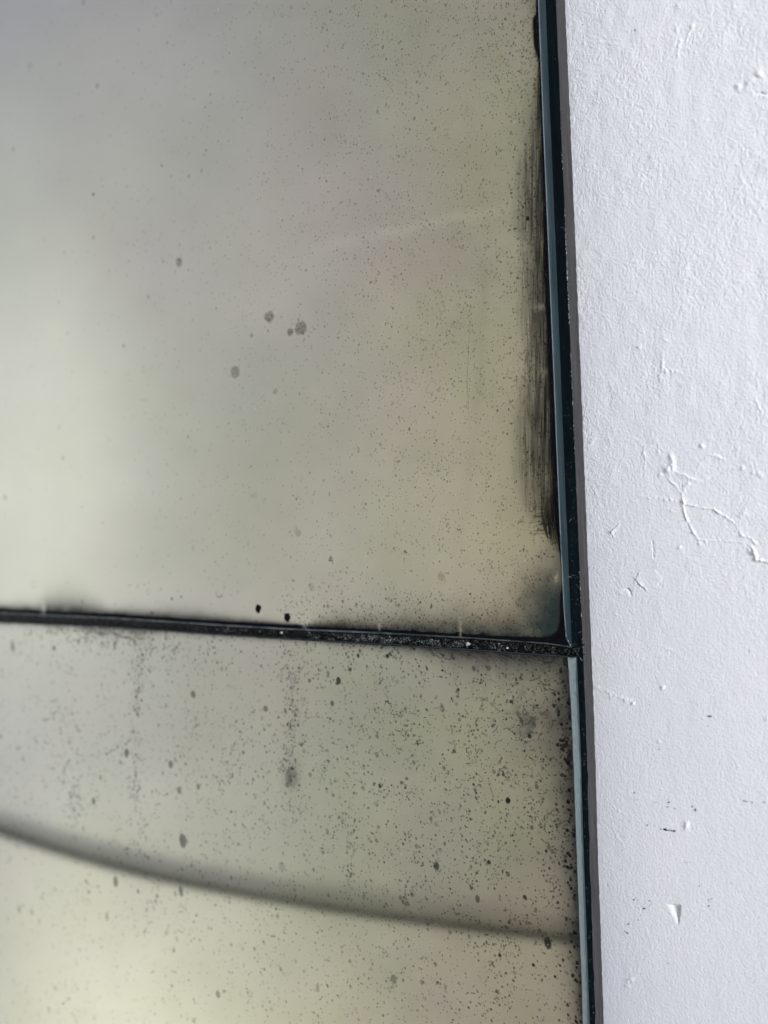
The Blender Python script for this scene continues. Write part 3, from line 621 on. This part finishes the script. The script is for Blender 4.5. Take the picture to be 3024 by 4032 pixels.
# ------------------------------------------------------------------ old adhesive packed in the joint, and crumbs caught in it
def build_seal():
    x = np.arange(-900, 2285, 2.0); nb = 24
    x = np.minimum(x, 2284); t = np.linspace(0, 1, nb)
    X, T = np.meshgrid(x, t, indexing='ij')
    y0 = Y_u(np.minimum(X, 2252))+6-2*sm(1400, 2200, X); y1 = Y_l(np.minimum(X, 2262))+1.5
    V = P(X, y0+(y1-y0)*T, DG-.0009)
    a = sm(500, 1000, X)*.75+.25; xm, zm = V[..., 0]*1000, V[..., 2]*1000
    n = (fbm(xm*3.2, zm*3.2, 81, 3)-.5)+.55*(1-np.abs(2*vn(xm*6.5, zm*6.5, 85)-1))**2
    V[..., 1] += -.0009*(n*a+.8*(fbm(xm*.9, zm*.9, 89, 2)-.5))*sm(0, .12, T)*sm(1, .88, T)
    V[:, 0, 1] = -DB; V[:, -1, 1] = -DB
    return mesh('adhesive_seam', V.reshape(-1, 3), gridF(len(x), nb), M_seal, None, False)
seam = tag(build_seal(), 'crumbly black adhesive filling the joint between the two mirrors', 'adhesive')
rg = random.Random(3); V0, F0 = [], []
for k in range(3200):             # glinting flakes set in the adhesive
    x = rg.triangular(700, 2230, 1500); t = rg.uniform(.2, .9); y = float(Y_u(x))+6+(float(Y_l(x))-float(Y_u(x))-8)*t
    if float(fbm(x/26., t*2, 95, 3)) < .47: continue
    c = P(x, y, DG-.00072+rg.uniform(0, .0003)); b = len(V0); s_ = rg.uniform(.00005, .00019)
    for i in range(4):
        an = i*1.57+rg.random(); V0.append((c[0]+s_*math.cos(an), c[1]+rg.uniform(-1, 1)*s_*.8, c[2]+s_*math.sin(an)*.7))
    F0.append((b, b+1, b+2)); F0.append((b, b+2, b+3))
M_flake = mat_simple('adhesive_flakes', (.05, .06, .06), (.30, .33, .33), 1800, .3)
fl = mesh('flakes', V0, F0, M_flake, seam); fl['kind'] = 'stuff'
def crumb(px, py, s, seed, label):
    rg = random.Random(seed); c = P(px, py, DG-.0002)
    import bmesh
    bm = bmesh.new(); bmesh.ops.create_icosphere(bm, subdivisions=3, radius=1)
    for v in bm.verts:
        q = v.co; k = .35+1.3*float(fbm(q.x*2.6+seed*3.1+9, q.y*1.7+q.z*3.1+9, seed, 3))**1.3
        v.co = Vector((q.x*k*s*1.25, q.y*k*s*.6, q.z*k*s*.85))
    me = bpy.data.meshes.new('plaster_crumb'); bm.to_mesh(me); bm.free(); me.materials.append(M_crumb)
    o = bpy.data.objects.new('plaster_crumb', me); SC.collection.objects.link(o); o.location = c
    tag(o, label, 'crumb', 'plaster crumbs caught in the joint')
crumb(1107, 2491, .00036, 3, 'small whitish plaster crumb left of centre in the black joint, under the two black spots')
crumb(1841, 2535, .00046, 5, 'largest white plaster crumb, in the black joint left of the mirror corner')
crumb(1997, 2552, .00026, 8, 'tiny white plaster crumb in the joint, nearest the right edge of the mirrors')

# ------------------------------------------------------------------ what the mirrors look at: a pale wall and a cream panel with a dark curved edge
V = [(-6, -.95, -3), (1.2, -.95, -3), (1.2, -.95, 3), (-6, -.95, 3), (-6, -1.05, -3), (1.2, -1.05, -3), (1.2, -1.05, 3), (-6, -1.05, 3)]
tag(mesh('far_wall', V, [(0, 1, 2, 3), (7, 6, 5, 4), (4, 5, 1, 0), (3, 2, 6, 7), (5, 6, 2, 1), (4, 7, 3, 0)], M_room), kind='structure')
def refl(px, py, yy):            # where the mirrored line of sight through a pixel meets the plane y = yy
    px = np.asarray(px, float); py = np.asarray(py, float)
    g = P(px, py, DG); d = g-CAM; d = d*np.array([1, -1, 1]); t = (yy-g[..., 1])/d[..., 1]
    return g+t[..., None]*d
cp = np.array([(-500, 3060), (-250, 3175), (0, 3270), (217, 3340), (434, 3405), (651, 3456), (868, 3500), (1100, 3540), (1313, 3573), (1627, 3616), (1940, 3655), (2254, 3690), (2700, 3735), (3200, 3790)], float)
xs = np.arange(-500, 3200, 60.); cps = np.stack([xs, np.interp(xs, cp[:, 0], cp[:, 1])], 1)
for _ in range(6): cps[1:-1, 1] = (cps[:-2, 1]+2*cps[1:-1, 1]+cps[2:, 1])/4
E = refl(cps[:, 0], cps[:, 1], -.925)
root = tag(empty('curved_panel'), 'cream panel with dark curved upper edge, seen as a blurred reflection in lower mirror', 'panel')
n = len(E); V = []; F = []
for yo in (0, -.015):
    for e in E: V.append((e[0], e[1]+yo, e[2]-.004))
    for e in E: V.append((e[0], e[1]+yo, -2.6))
for i in range(n-1):
    F += [(i, i+1, n+i+1, n+i), (2*n+i+1, 2*n+i, 3*n+i, 3*n+i+1), (i+1, i, 2*n+i, 2*n+i+1)]
F += [(0, n, 3*n, 2*n), (n-1, 3*n-1, 4*n-1, 2*n-1)]
mesh('panel_board', V, F, M_cream, root)
V, F = [], []; k = 12
for i, e in enumerate(E):
    R = .0064*(1.0+.6*sm(-.7, -1.9, e[0]))
    for j in range(k):
        a = 2*math.pi*j/k; V.append((e[0], e[1]+.006+R*math.cos(a)*.8, e[2]+R*math.sin(a)))
for i in range(n-1):
    for j in range(k): F.append((i*k+j, i*k+(j+1) % k, (i+1)*k+(j+1) % k, (i+1)*k+j))
mesh('edge_trim', V, F, M_trim, root, True)
